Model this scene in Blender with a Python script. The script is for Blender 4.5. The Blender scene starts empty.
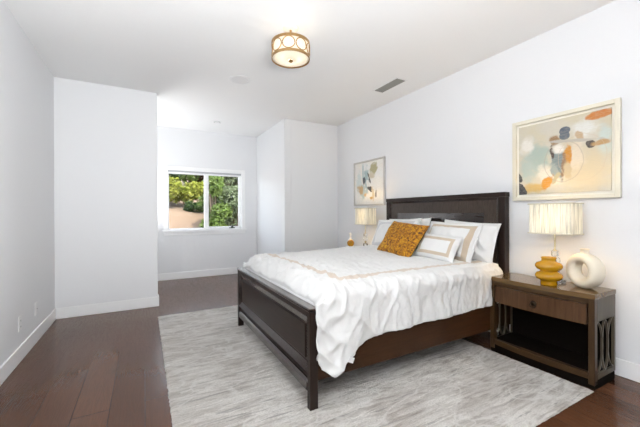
import bpy, bmesh, math, random
from mathutils import Vector, Matrix, noise
PI = math.pi
random.seed(7)
S = bpy.context.scene
C = S.collection

# ------------------------------------------------------------------ camera
cam = bpy.data.cameras.new('camera')
cam.sensor_width = 36.0
cam.lens = 318.3 / 640 * 36.0
cam.clip_start = 0.02
co = bpy.data.objects.new('camera', cam)
C.objects.link(co)
yaw, pit, rol = .5045, -.00174, -.00334
F = Vector((math.sin(yaw) * math.cos(pit), math.cos(yaw) * math.cos(pit), math.sin(pit)))
R0 = Vector((math.cos(yaw), -math.sin(yaw), 0))
U0 = R0.cross(F)
Rt = R0 * math.cos(rol) + U0 * math.sin(rol)
Up = U0 * math.cos(rol) - R0 * math.sin(rol)
co.matrix_world = Matrix(((Rt.x, Up.x, -F.x, 0), (Rt.y, Up.y, -F.y, 0), (Rt.z, Up.z, -F.z, 1.2), (0, 0, 0, 1)))
S.camera = co

# ------------------------------------------------------------------ world, sun, daylight, exposure
w = bpy.data.worlds.new('sky')
S.world = w
w.use_nodes = True
wn = w.node_tree
wn.nodes.clear()
sky = wn.nodes.new('ShaderNodeTexSky')
sky.sky_type = 'NISHITA'
sky.sun_disc = False
sky.sun_elevation = math.radians(48)
sky.sun_rotation = math.radians(100)
bg = wn.nodes.new('ShaderNodeBackground')
bg.inputs[1].default_value = 1.8
wo = wn.nodes.new('ShaderNodeOutputWorld')
hs = wn.nodes.new('ShaderNodeHueSaturation')
hs.inputs['Saturation'].default_value = .45
wn.links.new(sky.outputs[0], hs.inputs['Color'])
wn.links.new(hs.outputs[0], bg.inputs[0])
wn.links.new(bg.outputs[0], wo.inputs[0])


def light(name, kind, loc, power, col=(1, 1, 1), **kw):
    l = bpy.data.lights.new(name, kind)
    l.energy = power
    l.color = col
    rot = kw.pop('rot', None)
    for k, v in kw.items():
        setattr(l, k, v)
    o = bpy.data.objects.new(name, l)
    C.objects.link(o)
    o.location = loc
    if rot:
        o.rotation_euler = rot
    return o


light('sun', 'SUN', (8, -3, 12), 10, (1, .95, .86), angle=.01, rot=Vector((-.15, .50, -.85)).to_track_quat('-Z', 'Y').to_euler())
# added fill lights out of view, then the alcove window's daylight portal
# added unseen area light behind the camera, standing in for bounced flash
light('bounce_fill', 'AREA', (.22, -.42, 1.25), 172, (.955, .98, 1), shape='RECTANGLE', size=.9, size_y=.5, rot=(PI - .34, -.42, 0))
light('alcove_fill', 'AREA', (-.22, 5.55, .95), 20, (.97, .985, 1), shape='RECTANGLE', size=.5, size_y=.9, rot=(PI, .12, 0))  # unseen area light added to brighten the alcove
light('window_portal', 'AREA', (1.037, 6.62, 1.45), 1, shape='RECTANGLE', size=1.4, size_y=1.15, rot=(-PI / 2, 0, 0))
bpy.data.lights['window_portal'].cycles.is_portal = True

S.view_settings.view_transform = 'Standard'
S.view_settings.look = 'None'
S.view_settings.exposure = 0.13
S.view_settings.gamma = 1.0
S.view_settings.use_curve_mapping = False


# ------------------------------------------------------------------ node helpers
class NT:
    def __init__(s, name):
        s.m = bpy.data.materials.new(name)
        s.m.use_nodes = True
        s.t = s.m.node_tree
        s.t.nodes.clear()
        s.out = s.t.nodes.new('ShaderNodeOutputMaterial')

    def n(s, kind, **kw):
        x = s.t.nodes.new('ShaderNode' + kind)
        for k, v in kw.items():
            setattr(x, k, v)
        return x

    def l(s, a, b):
        s.t.links.new(a, b)

    def put(s, sock, v):
        if isinstance(v, bpy.types.NodeSocket):
            s.l(v, sock)
        elif isinstance(v, tuple) and len(v) == 3 and sock.type == 'RGBA':
            sock.default_value = (*v, 1)
        else:
            sock.default_value = v

    def coords(s, which='Object', scale=(1, 1, 1), rot=(0, 0, 0), loc=(0, 0, 0)):
        tc = s.n('TexCoord')
        mp = s.n('Mapping')
        mp.inputs['Scale'].default_value = scale
        mp.inputs['Rotation'].default_value = rot
        mp.inputs['Location'].default_value = loc
        s.l(tc.outputs[which], mp.inputs['Vector'])
        return mp.outputs[0]

    def noise(s, vec, scale, detail=3, rough=.55, dist=0):
        x = s.n('TexNoise')
        s.l(vec, x.inputs['Vector'])
        x.inputs['Scale'].default_value = scale
        x.inputs['Detail'].default_value = detail
        x.inputs['Roughness'].default_value = rough
        x.inputs['Distortion'].default_value = dist
        return x.outputs['Fac']

    def ramp(s, fac, stops):
        r = s.n('ValToRGB')
        while len(r.color_ramp.elements) < len(stops):
            r.color_ramp.elements.new(.5)
        for e, (p, c) in zip(r.color_ramp.elements, stops):
            e.position = p
            e.color = (*c, 1)
        s.l(fac, r.inputs[0])
        return r.outputs[0]

    def mix(s, f, a, b, mode='MIX'):
        x = s.n('MixRGB', blend_type=mode)
        s.put(x.inputs[0], f)
        s.put(x.inputs[1], a)
        s.put(x.inputs[2], b)
        return x.outputs[0]

    def math(s, op, a, b=0., c=0.):
        x = s.n('Math', operation=op)
        s.put(x.inputs[0], a)
        s.put(x.inputs[1], b)
        s.put(x.inputs[2], c)
        return x.outputs[0]

    def mrange(s, v, a, b, c=0., d=1., kind='SMOOTHSTEP'):
        x = s.n('MapRange', interpolation_type=kind)
        s.put(x.inputs[0], v)
        for i, q in enumerate((a, b, c, d)):
            x.inputs[i + 1].default_value = q
        return x.outputs[0]

    def bump(s, h, strength=.3, dist=.01):
        x = s.n('Bump')
        x.inputs['Strength'].default_value = strength
        x.inputs['Distance'].default_value = dist
        s.l(h, x.inputs['Height'])
        return x.outputs[0]

    def bsdf(s, col, rough=.5, normal=None, **kw):
        b = s.n('BsdfPrincipled')
        s.put(b.inputs['Base Color'], col)
        s.put(b.inputs['Roughness'], rough)
        if normal is not None:
            s.l(normal, b.inputs['Normal'])
        for k, v in kw.items():
            s.put(b.inputs[k.replace('_', ' ')], v)
        s.l(b.outputs[0], s.out.inputs[0])
        return b


M = {}


def paint(name, col, rough=.6, var=.02, scale=30, bump=.03):
    t = NT(name)
    v = t.coords()
    f = t.noise(v, scale, 4)
    c2 = tuple(x * (1 - var * 2) for x in col)
    c = t.mix(f, col, c2)
    t.bsdf(c, rough, t.bump(f, bump, .004))
    M[name] = t.m
    return t.m


def wood(name, a, b, axis='Z', rough=.36, scale=1.0, coat=.04):
    t = NT(name)
    sc = {'X': (2.2, 30, 30), 'Y': (30, 2.2, 30), 'Z': (30, 30, 2.2)}[axis]
    v = t.coords(scale=tuple(q * scale for q in sc))
    f = t.noise(v, 2.0, 6, .65, .6)
    g = t.noise(t.coords(scale=(3, 3, 3)), 2, 2)
    c = t.ramp(f, [(.3, a), (.7, b)])
    c = t.mix(t.math('MULTIPLY', g, .35), c, tuple(q * .55 for q in a))
    t.bsdf(c, rough, t.bump(f, .06, .002), Coat_Weight=coat, Coat_Roughness=.2, Specular_IOR_Level=.22)
    M[name] = t.m
    return t.m


def metal(name, col, rough=.25):
    t = NT(name)
    f = t.noise(t.coords(), 60, 2)
    t.bsdf(t.mix(t.math('MULTIPLY', f, .2), col, tuple(q * .6 for q in col)), rough, Metallic=1.0)
    M[name] = t.m
    return t.m


paint('wall_paint', (.80, .805, .817), .55, .008, 60, .02)
paint('ceiling_paint', (.89, .89, .885), .7, .01, 50, .03)
paint('trim_white', (.91, .91, .91), .35, .008, 40, .01)
paint('plastic_white', (.82, .82, .82), .35, .01)
paint('grille_white', (.79, .79, .79), .6, .04, 120)
paint('vent_grey', (.30, .30, .28), .5, .05)
paint('vent_dark', (.05, .05, .05), .6, .05)
paint('slot_dark', (.03, .03, .03), .5, .05)
paint('mattress_white', (.8, .8, .8), .8, .02)
paint('ceramic_cream', (.74, .67, .54), .45, .03, 25, .03)
paint('ceramic_white', (.82, .80, .76), .35, .02)
paint('frame_cream', (.74, .70, .58), .4, .004, 30, 0.0)
paint('frame_silver', (.55, .53, .50), .35, .006, 30, 0.0)
paint('mat_cream', (.84, .81, .72), .7, .01)
paint('blind_grey', (.50, .50, .53), .6, .02)
paint('canopy_lit', (.82, .77, .68), .35, .02)  # canopy gold paled towards white to imitate the glow of the bulbs
paint('leg_dark', (.010, .006, .005), .4, .05)
paint('shade_trim', (.62, .58, .45), .6, .03)
wood('espresso_z', (.014, .0075, .0055), (.030, .018, .014), 'Z')
wood('espresso_y', (.014, .0075, .0055), (.030, .018, .014), 'Y')
wood('espresso_x_lamplit', (.030, .011, .003), (.060, .024, .008), 'X', .4)  # rail wood made warmer in its colour to imitate lamplight
wood('espresso_molding', (.020, .012, .010), (.036, .023, .019), 'Y', .22, coat=.8)
wood('panel_fine', (.030, .020, .015), (.085, .064, .052), 'Z', .36, 3.0)
wood('walnut_y', (.036, .018, .007), (.070, .037, .015), 'Y', .3)
wood('walnut_z', (.036, .018, .007), (.070, .037, .015), 'Z', .3)
wood('walnut_drawer', (.055, .025, .011), (.105, .052, .025), 'Z', .32)
wood('walnut_top_lamplit', (.10, .056, .020), (.16, .095, .038), 'Y', .16, coat=.3)  # base lifted towards gold to imitate lamp glow on the tabletop
paint('walnut_shaded', (.005, .003, .002), .8, .1)  # near-black base puts the shade of the recesses into the walnut colour
for _n in M['walnut_shaded'].node_tree.nodes:
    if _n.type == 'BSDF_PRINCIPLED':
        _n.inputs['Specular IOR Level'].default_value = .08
wood('walnut_side', (.070, .056, .036), (.105, .086, .060), 'Z', .3)
metal('gold', (.46, .29, .13), .3)
metal('brass_pale', (.70, .60, .38), .22)
metal('bronze', (.045, .032, .022), .35)
metal('chrome', (.8, .8, .8), .15)


def mk_floor():
    t = NT('floor_wood')
    v = t.coords(rot=(0, 0, PI / 2))
    br = t.n('TexBrick', offset=.37, offset_frequency=2)
    t.l(v, br.inputs['Vector'])
    br.inputs['Scale'].default_value = 1
    br.inputs['Brick Width'].default_value = 1.7
    br.inputs['Row Height'].default_value = .19
    br.inputs['Mortar Size'].default_value = .0016
    br.inputs['Mortar Smooth'].default_value = .3
    br.inputs['Bias'].default_value = 0
    br.inputs['Color1'].default_value = (.080, .031, .014, 1)
    br.inputs['Color2'].default_value = (.118, .050, .025, 1)
    br.inputs['Mortar'].default_value = (.030, .015, .010, 1)
    g = t.coords(scale=(16, 1.6, 1))
    n1 = t.noise(g, 1.3, 4, .55, 1.2)
    wv = t.math('SINE', t.math('MULTIPLY', n1, 42.))
    wv = t.mrange(wv, -1, 1)
    fine = t.noise(t.coords(scale=(60, 3, 1)), 2.5, 4, .6)
    c = t.mix(t.math('MULTIPLY', wv, .22), br.outputs['Color'], (.045, .022, .014))
    c = t.mix(t.math('MULTIPLY', fine, .3), c, (.060, .026, .014))
    h = t.math('ADD', t.math('MULTIPLY', wv, .5), t.math('MULTIPLY', fine, .35))
    h = t.math('SUBTRACT', h, t.math('MULTIPLY', br.outputs['Fac'], 1.5))
    rg = t.math('MULTIPLY_ADD', wv, .14, .13)
    t.bsdf(c, rg, t.bump(h, .16, .003), Specular_IOR_Level=.32)
    M['floor_wood'] = t.m


mk_floor()


def mk_rug():
    t = NT('rug_pile')
    v1 = t.coords(scale=(1.6, 10, 1))
    v2 = t.coords(scale=(1.0, 1.7, 1), rot=(0, 0, .5))
    st = t.noise(v1, 2.6, 7, .72, .9)
    pt = t.noise(v2, 2.0, 4, .6, 1.4)
    fn = t.noise(t.coords(scale=(1, 2.2, 1)), 75, 3, .7)
    a = t.ramp(st, [(.38, (.38, .33, .285)), (.47, (.64, .595, .54)), (.58, (.88, .845, .80))])
    b = t.ramp(pt, [(.38, (.41, .35, .30)), (.50, (.60, .545, .49)), (.58, (.86, .825, .77))])
    c = t.mix(.40, a, b)
    c = t.mix(t.mrange(fn, .35, .7, .0, .30), c, (.26, .23, .20))
    crease = t.noise(t.coords(scale=(1.1, 15, 1), rot=(0, 0, .07)), 2.4, 3, .5, .5)
    c = t.mix(t.mrange(crease, .60, .67, 0., .55), c, (.20, .175, .15))
    vein = t.noise(t.coords(scale=(1.2, 2.6, 1), rot=(0, 0, -.75)), 1.8, 3, .55, .8)
    vein = t.math('ABSOLUTE', t.math('SUBTRACT', vein, .5))
    c = t.mix(t.mrange(vein, .0, .035, .55, 0.), c, (.82, .79, .75))
    h = t.math('ADD', t.math('MULTIPLY', fn, 1.0), t.math('MULTIPLY', st, .9))
    t.bsdf(c, .95, t.bump(h, 1.0, .02), Sheen_Weight=.25, Sheen_Roughness=.5)
    M['rug_pile'] = t.m


mk_rug()


def uv_xy(t):
    tc = t.n('TexCoord')
    sp = t.n('SeparateXYZ')
    t.l(tc.outputs['UV'], sp.inputs[0])
    return tc, sp.outputs[0], sp.outputs[1]


def band_mask(t, x, y, x0, x1, y0, y1, bw):
    """1 inside a rectangular band of width bw lying inside x0..x1, y0..y1 (uv metres)."""
    dx = t.math('MINIMUM', t.math('SUBTRACT', x, x0), t.math('SUBTRACT', x1, x))
    dy = t.math('MINIMUM', t.math('SUBTRACT', y, y0), t.math('SUBTRACT', y1, y))
    d = t.math('MINIMUM', dx, dy)
    a = t.math('GREATER_THAN', d, 0.)
    b = t.math('LESS_THAN', d, bw)
    return t.math('MULTIPLY', a, b)


def linen(name, base, band=None, bandcol=(.54, .44, .33), line=None):
    t = NT(name)
    tc, x, y = uv_xy(t)
    c = base
    if band:
        c = t.mix(band_mask(t, x, y, *band), base, bandcol)
    f = t.noise(t.coords(), 9, 5, .6)
    fine = t.noise(t.coords('UV', scale=(400, 400, 1)), 1.0, 2)
    c = t.mix(t.math('MULTIPLY', f, .10), c, (.62, .60, .57))
    t.bsdf(c, .85, t.bump(t.math('ADD', t.math('MULTIPLY', f, 2.5), t.math('MULTIPLY', fine, .15)), .22, .01), Sheen_Weight=.2)
    M[name] = t.m
    return t.m


def mk_mustard():
    t = NT('mustard_velvet')
    v = t.coords('UV')
    n1 = t.noise(v, 20, 5, .7, 1.6)
    n2 = t.noise(v, 34, 4, .65, .8)
    c = t.ramp(n1, [(.36, (.07, .025, .004)), (.44, (.26, .09, .004)), (.52, (.46, .19, .004)), (.64, (.62, .31, .008))])
    c = t.mix(t.mrange(n2, .52, .66), c, (.10, .035, .006))
    t.bsdf(c, .8, t.bump(n1, .5, .01), Sheen_Weight=.15, Sheen_Tint=(.9, .6, .2))
    M['mustard_velvet'] = t.m


mk_mustard()
paint('pillow_back_olive', (.085, .070, .035), .8, .06, 60)


def glass_mat(name, rough=0.0, gloss=.10, tint=(.97, .99, .98)):
    t = NT(name)
    tr = t.n('BsdfTransparent')
    tr.inputs[0].default_value = (*tint, 1)
    gl = t.n('BsdfGlossy')
    gl.inputs['Roughness'].default_value = .03
    fr = t.n('Fresnel')
    fr.inputs[0].default_value = 1.45
    f = t.math('MULTIPLY', fr.outputs[0], gloss * 10)
    mx = t.n('MixShader')
    t.l(f, mx.inputs[0])
    t.l(tr.outputs[0], mx.inputs[1])
    t.l(gl.outputs[0], mx.inputs[2])
    t.l(mx.outputs[0], t.out.inputs[0])
    M[name] = t.m


glass_mat('window_glass', gloss=.04)


def mk_crystal():
    t = NT('crystal')
    t.bsdf((.97, .97, .95), .02, Transmission_Weight=1.0, IOR=1.45)
    M['crystal'] = t.m
    t = NT('amber_glaze')
    f = t.noise(t.coords(), 18, 3)
    t.bsdf(t.mix(f, (.50, .255, .004), (.40, .19, .002)), .18, Coat_Weight=.1, Coat_Roughness=.08)
    M['amber_glaze'] = t.m


mk_crystal()


def mk_shade(name, col, tw):
    t = NT(name)
    f = t.noise(t.coords(scale=(1, 1, .05)), 75, 3)
    c = t.mix(t.mrange(f, .42, .66, 0., .75 if 'pleat' in name else .1), col, tuple(q * .5 for q in col))
    d = t.n('BsdfDiffuse')
    tr = t.n('BsdfTranslucent')
    t.l(c, d.inputs[0])
    t.l(c, tr.inputs[0])
    mx = t.n('MixShader')
    mx.inputs[0].default_value = tw
    t.l(d.outputs[0], mx.inputs[1])
    t.l(tr.outputs[0], mx.inputs[2])
    t.l(mx.outputs[0], t.out.inputs[0])
    M[name] = t.m


mk_shade('pleated_silk', (.90, .87, .74), .035)
mk_shade('frosted_glass', (.95, .93, .88), .75)
mk_shade('frosted_drum', (.93, .88, .80), .6)


def emis(name, col, s):
    t = NT(name)
    e = t.n('Emission')
    e.inputs[0].default_value = (*col, 1)
    e.inputs[1].default_value = s
    t.l(e.outputs[0], t.out.inputs[0])
    M[name] = t.m


emis('bulb_glow', (1, .66, .26), 240)
emis('ceiling_bulb_glow', (1, .88, .72), 5.5)


def leafmat(name, a, b):
    t = NT(name)
    f = t.noise(t.coords(), 3.5, 4, .7)
    c = t.ramp(f, [(.35, a), (.65, b)])
    d = t.n('BsdfDiffuse')
    tr = t.n('BsdfTranslucent')
    t.l(c, d.inputs[0])
    t.l(c, tr.inputs[0])
    mx = t.n('MixShader')
    mx.inputs[0].default_value = .3
    t.l(d.outputs[0], mx.inputs[1])
    t.l(tr.outputs[0], mx.inputs[2])
    t.l(mx.outputs[0], t.out.inputs[0])
    M[name] = t.m


leafmat('leaf_dark', (.014, .027, .009), (.060, .088, .033))
leafmat('leaf_mid', (.055, .088, .018), (.135, .170, .058))
leafmat('leaf_yellow', (.11, .13, .018), (.22, .21, .045))
leafmat('leaf_grey', (.065, .085, .045), (.155, .175, .10))
leafmat('leaf_rust', (.06, .027, .015), (.09, .05, .027))
paint('bark', (.11, .075, .05), .9, .15, 14, .3)
paint('hill_earth', (.13, .082, .050), .95, .14, 2.2, .4)


def painting_mat(name, base, blobs, warm=None):
    """blobs: (cx, cz, rx, rz, rot, colour, soft, wobble[, ring width]) in canvas units (0..1 across, 0..1 up)."""
    t = NT(name)
    tc = t.n('TexCoord')
    nz = t.n('TexNoise')
    t.l(tc.outputs['UV'], nz.inputs['Vector'])
    nz.inputs['Scale'].default_value = 9
    nz.inputs['Detail'].default_value = 5
    n2 = t.noise(tc.outputs['UV'], 3.5, 5, .6, .6)
    c = t.mix(t.mrange(n2, .35, .65), base[0], base[1])
    for bl in blobs:
        cx, cz, rx, rz, rot, col, soft, wob = bl[:8]
        mp = t.n('Mapping', vector_type='TEXTURE')
        mp.inputs['Location'].default_value = (cx, cz, 0)
        mp.inputs['Rotation'].default_value = (0, 0, rot)
        mp.inputs['Scale'].default_value = (rx, rz, 1)
        t.l(tc.outputs['UV'], mp.inputs['Vector'])
        vm = t.n('VectorMath', operation='MULTIPLY')
        t.l(mp.outputs[0], vm.inputs[0])
        vm.inputs[1].default_value = (1, 1, 0)
        ln = t.n('VectorMath', operation='LENGTH')
        t.l(vm.outputs[0], ln.inputs[0])
        d = t.math('ADD', ln.outputs['Value'], t.math('MULTIPLY', t.math('SUBTRACT', nz.outputs['Fac'], .5), wob * 2.6))
        if len(bl) > 8:
            d = t.math('ABSOLUTE', t.math('SUBTRACT', d, 1.))
            f = t.mrange(d, bl[8], bl[8] * 2.5, bl[9] if len(bl) > 9 else .35, 0.)
        else:
            f = t.mrange(d, 1 - soft, 1 + soft * .3, 1., 0.)
        c = t.mix(f, c, col)
    st = t.noise(t.coords('UV', scale=(5, 14, 1)), 4, 4, .7)
    c = t.mix(t.mrange(st, .35, .7, 0., .28), c, (.50, .46, .38))
    t.bsdf(c, .6, t.bump(nz.outputs['Fac'], .12, .004))
    M[name] = t.m


# ------------------------------------------------------------------ mesh helpers
def finish(name, bm, mat, parent=None, smooth=None, mods=None):
    bmesh.ops.recalc_face_normals(bm, faces=bm.faces)
    me = bpy.data.meshes.new(name)
    bm.to_mesh(me)
    bm.free()
    if isinstance(mat, str):
        mat = [mat]
    for q in mat:
        me.materials.append(M[q])
    if smooth is not None:
        me.polygons.foreach_set('use_smooth', [True] * len(me.polygons))
        if smooth < 3:
            me.set_sharp_from_angle(angle=smooth)
    o = bpy.data.objects.new(name, me)
    C.objects.link(o)
    if parent:
        o.parent = parent
    return o


def box(bm, x0, x1, y0, y1, z0, z1, bev=0, seg=2, mi=0):
    r = bmesh.ops.create_cube(bm, size=1)
    vs = r['verts']
    for v in vs:
        v.co = Vector(((x0 + x1) / 2 + v.co.x * (x1 - x0), (y0 + y1) / 2 + v.co.y * (y1 - y0), (z0 + z1) / 2 + v.co.z * (z1 - z0)))
    es = list({e for v in vs for e in v.link_edges})
    fs = list({f for v in vs for f in v.link_faces})
    for f in fs:
        f.material_index = mi
    if bev:
        bmesh.ops.bevel(bm, geom=es, offset=bev, segments=seg, affect='EDGES', profile=.5)
    return bm


def B(*a, **k):
    return box(bmesh.new(), *a, **k)


def lathe(bm, prof, cx=0, cy=0, seg=32, closed=False):
    rings = []
    for r, z in prof:
        rings.append([bm.verts.new((cx + max(r, 1e-4) * math.cos(2 * PI * i / seg), cy + max(r, 1e-4) * math.sin(2 * PI * i / seg), z)) for i in range(seg)])
    n = len(rings)
    for k in range(n if closed else n - 1):
        a, b = rings[k], rings[(k + 1) % n]
        for i in range(seg):
            bm.faces.new((a[i], a[(i + 1) % seg], b[(i + 1) % seg], b[i]))
    if not closed:
        bm.faces.new(rings[0][::-1])
        bm.faces.new(rings[-1])
    return bm


def tube(bm, pts, r, seg=8, closed=False, ry=None, up=Vector((0, 0, 1))):
    pts = [Vector(p) for p in pts]
    n = len(pts)
    ry = ry or r
    rings = []
    for i, p in enumerate(pts):
        if closed:
            d = pts[(i + 1) % n] - pts[i - 1]
        else:
            d = pts[min(i + 1, n - 1)] - pts[max(i - 1, 0)]
        d.normalize()
        s = d.cross(up)
        if s.length < 1e-4:
            s = d.cross(Vector((1, 0, 0)))
        s.normalize()
        q = s.cross(d)
        rings.append([bm.verts.new(p + s * (r * math.cos(2 * PI * k / seg)) + q * (ry * math.sin(2 * PI * k / seg))) for k in range(seg)])
    for k in range(n if closed else n - 1):
        a, b = rings[k], rings[(k + 1) % n]
        for i in range(seg):
            bm.faces.new((a[i], a[(i + 1) % seg], b[(i + 1) % seg], b[i]))
    if not closed:
        bm.faces.new(rings[0][::-1])
        bm.faces.new(rings[-1])
    return bm


def prism(bm, poly, z0, z1, bev=0):
    a = [bm.verts.new((x, y, z0)) for x, y in poly]
    b = [bm.verts.new((x, y, z1)) for x, y in poly]
    f0 = bm.faces.new(a[::-1])
    f1 = bm.faces.new(b)
    n = len(poly)
    for i in range(n):
        bm.faces.new((a[i], a[(i + 1) % n], b[(i + 1) % n], b[i]))
    if bev:
        bmesh.ops.bevel(bm, geom=list(f0.edges) + list(f1.edges), offset=bev, segments=2, affect='EDGES', profile=.5)
    return bm


def thing(name, label, cat, loc=(0, 0, 0), group=None):
    o = bpy.data.objects.new(name, None)
    o.empty_display_size = .1
    C.objects.link(o)
    o.location = loc
    return tag(o, label, cat, group)


def tag(o, label, cat, group=None, kind=None):
    o['label'] = label
    o['category'] = cat
    if group:
        o['group'] = group
    if kind:
        o['kind'] = kind
    return o


def struct(o):
    o['kind'] = 'structure'
    return o


def dup(root, loc, label, group=None):
    r = root.copy()
    C.objects.link(r)
    r.location = loc
    r['label'] = label
    if group:
        r['group'] = group
    for ch in list(root.children):
        c = ch.copy()
        C.objects.link(c)
        c.parent = r
        for g in list(ch.children):
            d = g.copy()
            C.objects.link(d)
            d.parent = c
    return r


# ------------------------------------------------------------------ room shell
XL, XR, YN, H = -.895, 3.05, -2.6, 2.76
YB, YW = 4.63, 6.35          # jutting back-left wall, window wall
XJ, XA = .15, 2.02           # jut corner, alcove right wall
YR = 4.86                    # back-right wall

bm = B(XL - .1, XR + .1, YN - .1, YW + .1, -.1, 0)
fl = struct(finish('floor', bm, 'floor_wood'))
bm = B(XL - .1, XR + .1, YN - .1, YW + .1, H, H + .12)
struct(finish('ceiling', bm, 'ceiling_paint'))
struct(finish('wall_left', B(XL - .1, XL, YN - .1, YB, 0, H), 'wall_paint'))
struct(finish('wall_back_left', B(XL - .1, XJ, YB, YB + .12, 0, H, bev=.005, seg=1), 'wall_paint'))
struct(finish('wall_right', B(XR, XR + .1, YN - .1, YR, 0, H), 'wall_paint'))
struct(finish('wall_back_right', B(XA + .12, XR + .1, YR, YR + .12, 0, H), 'wall_paint'))
struct(finish('wall_alcove_right', B(XA, XA + .12, YR, YW, 0, H, bev=.005, seg=1), 'wall_paint'))
struct(finish('wall_alcove_left', B(-.62, -.5, YB + .12, YW, 0, H), 'wall_paint'))
# window wall
WX0, WX1, WZ0, WZ1 = .372, 1.705, .90, 1.985
bm = bmesh.new()
box(bm, -.62, WX0, YW, YW + .14, 0, H)
box(bm, WX1, XA + .12, YW, YW + .14, 0, H)
box(bm, WX0, WX1, YW, YW + .14, 0, WZ0)
box(bm, WX0, WX1, YW, YW + .14, WZ1, H)
struct(finish('wall_back', bm, 'wall_paint'))
struct(finish('wall_rear', B(XL - .1, XR + .1, YN - .1, YN, 0, H), 'wall_paint'))

# baseboards
BH, BT = .125, .014


def baseboard(name, segs):
    bm = bmesh.new()
    for x0, x1, y0, y1 in segs:
        box(bm, x0, x1, y0, y1, 0, BH, bev=.004)
    struct(finish(name, bm, 'trim_white'))


baseboard('baseboard_left', [(XL, XL + BT, YN, YB)])
baseboard('baseboard_back_left', [(XL + BT, XJ + BT, YB - BT, YB), (XJ, XJ + BT, YB, YB + .12)])
baseboard('baseboard_back', [(-.5, XA, YW - BT, YW)])
baseboard('baseboard_alcove_right', [(XA - BT, XA, YR - BT, YW - BT)])
baseboard('baseboard_back_right', [(XA, XR - BT, YR - BT, YR)])
baseboard('baseboard_right', [(XR - BT, XR, YN, YR - BT)])

# window_1: casing, sill, sash frames, panes, latch
wd = struct(bpy.data.objects.new('window_1', None))
C.objects.link(wd)
wd.location = ((WX0 + WX1) / 2, YW, WZ0)
ox, oy, oz = wd.location


def WB(x0, x1, y0, y1, z0, z1, bm=None, bev=.003):
    bm = bm or bmesh.new()
    return box(bm, x0 - ox, x1 - ox, y0 - oy, y1 - oy, z0 - oz, z1 - oz, bev=bev)


bm = WB(WX0 - .075, WX0, YW - .012, YW + .004, WZ0, WZ1 + .075)
WB(WX1, WX1 + .075, YW - .012, YW + .004, WZ0, WZ1 + .075, bm)
WB(WX0, WX1, YW - .012, YW + .004, WZ1, WZ1 + .075, bm)
finish('window_casing', bm, 'trim_white', wd)
finish('window_sill', WB(WX0 - .09, WX1 + .09, YW - .045, YW + .03, WZ0 - .045, WZ0), 'trim_white', wd)
bm = WB(WX0 - .075, WX1 + .075, YW - .014, YW + .004, WZ0 - .10, WZ0 - .045)
finish('window_apron', bm, 'trim_white', wd)
fb, fd = .022, (YW + .035, YW + .09)
bm = WB(WX0, WX0 + fb, *fd, WZ0, WZ1)
WB(WX1 - fb, WX1, *fd, WZ0, WZ1, bm)
WB(WX0 + fb, WX1 - fb, *fd, WZ0, WZ0 + fb, bm)
WB(WX0 + fb, WX1 - fb, *fd, WZ1 - fb, WZ1, bm)
WB(1.005, 1.065, *fd, WZ0 + fb, WZ1 - fb, bm)
finish('window_frame', bm, 'trim_white', wd)
bm = WB(1.065, 1.088, YW + .055, YW + .085, WZ0 + fb, WZ1 - fb)
WB(WX1 - fb - .02, WX1 - fb, YW + .055, YW + .085, WZ0 + fb, WZ1 - fb, bm)
WB(1.088, WX1 - fb - .02, YW + .055, YW + .085, WZ0 + fb, WZ0 + fb + .02, bm)
WB(1.088, WX1 - fb - .02, YW + .055, YW + .085, WZ1 - fb - .02, WZ1 - fb, bm)
finish('window_sash', bm, 'trim_white', wd)
finish('window_pane', WB(WX0 + fb, 1.005, YW + .068, YW + .072, WZ0 + fb, WZ1 - fb, bev=0), 'window_glass', wd)
finish('window_pane', WB(1.088, WX1 - fb - .02, YW + .068, YW + .072, WZ0 + fb + .02, WZ1 - fb - .02, bev=0), 'window_glass', wd)
bm = WB(1.47, 1.58, YW + .015, YW + .033, WZ0 + .006, WZ0 + .022)
WB(1.505, 1.545, YW + .010, YW + .03, WZ0 + .018, WZ0 + .055, bm)
finish('window_latch', bm, 'slot_dark', wd)
# roller blind drawn right up under the head of the window
rb = thing('roller_blind', 'rolled up grey roller blind along the top of the window', 'blind', (ox, YW + .014, WZ1))
bm = B(WX0 + .004 - ox, WX1 - .004 - ox, -.022, .018, -.032, -.002, bev=.006)
finish('headrail', bm, 'blind_grey', rb)
bm = B(WX0 + .012 - ox, WX1 - .012 - ox, .0, .006, -.062, -.030, bev=.002)
finish('bottom_bar', bm, 'trim_white', rb)

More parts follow.
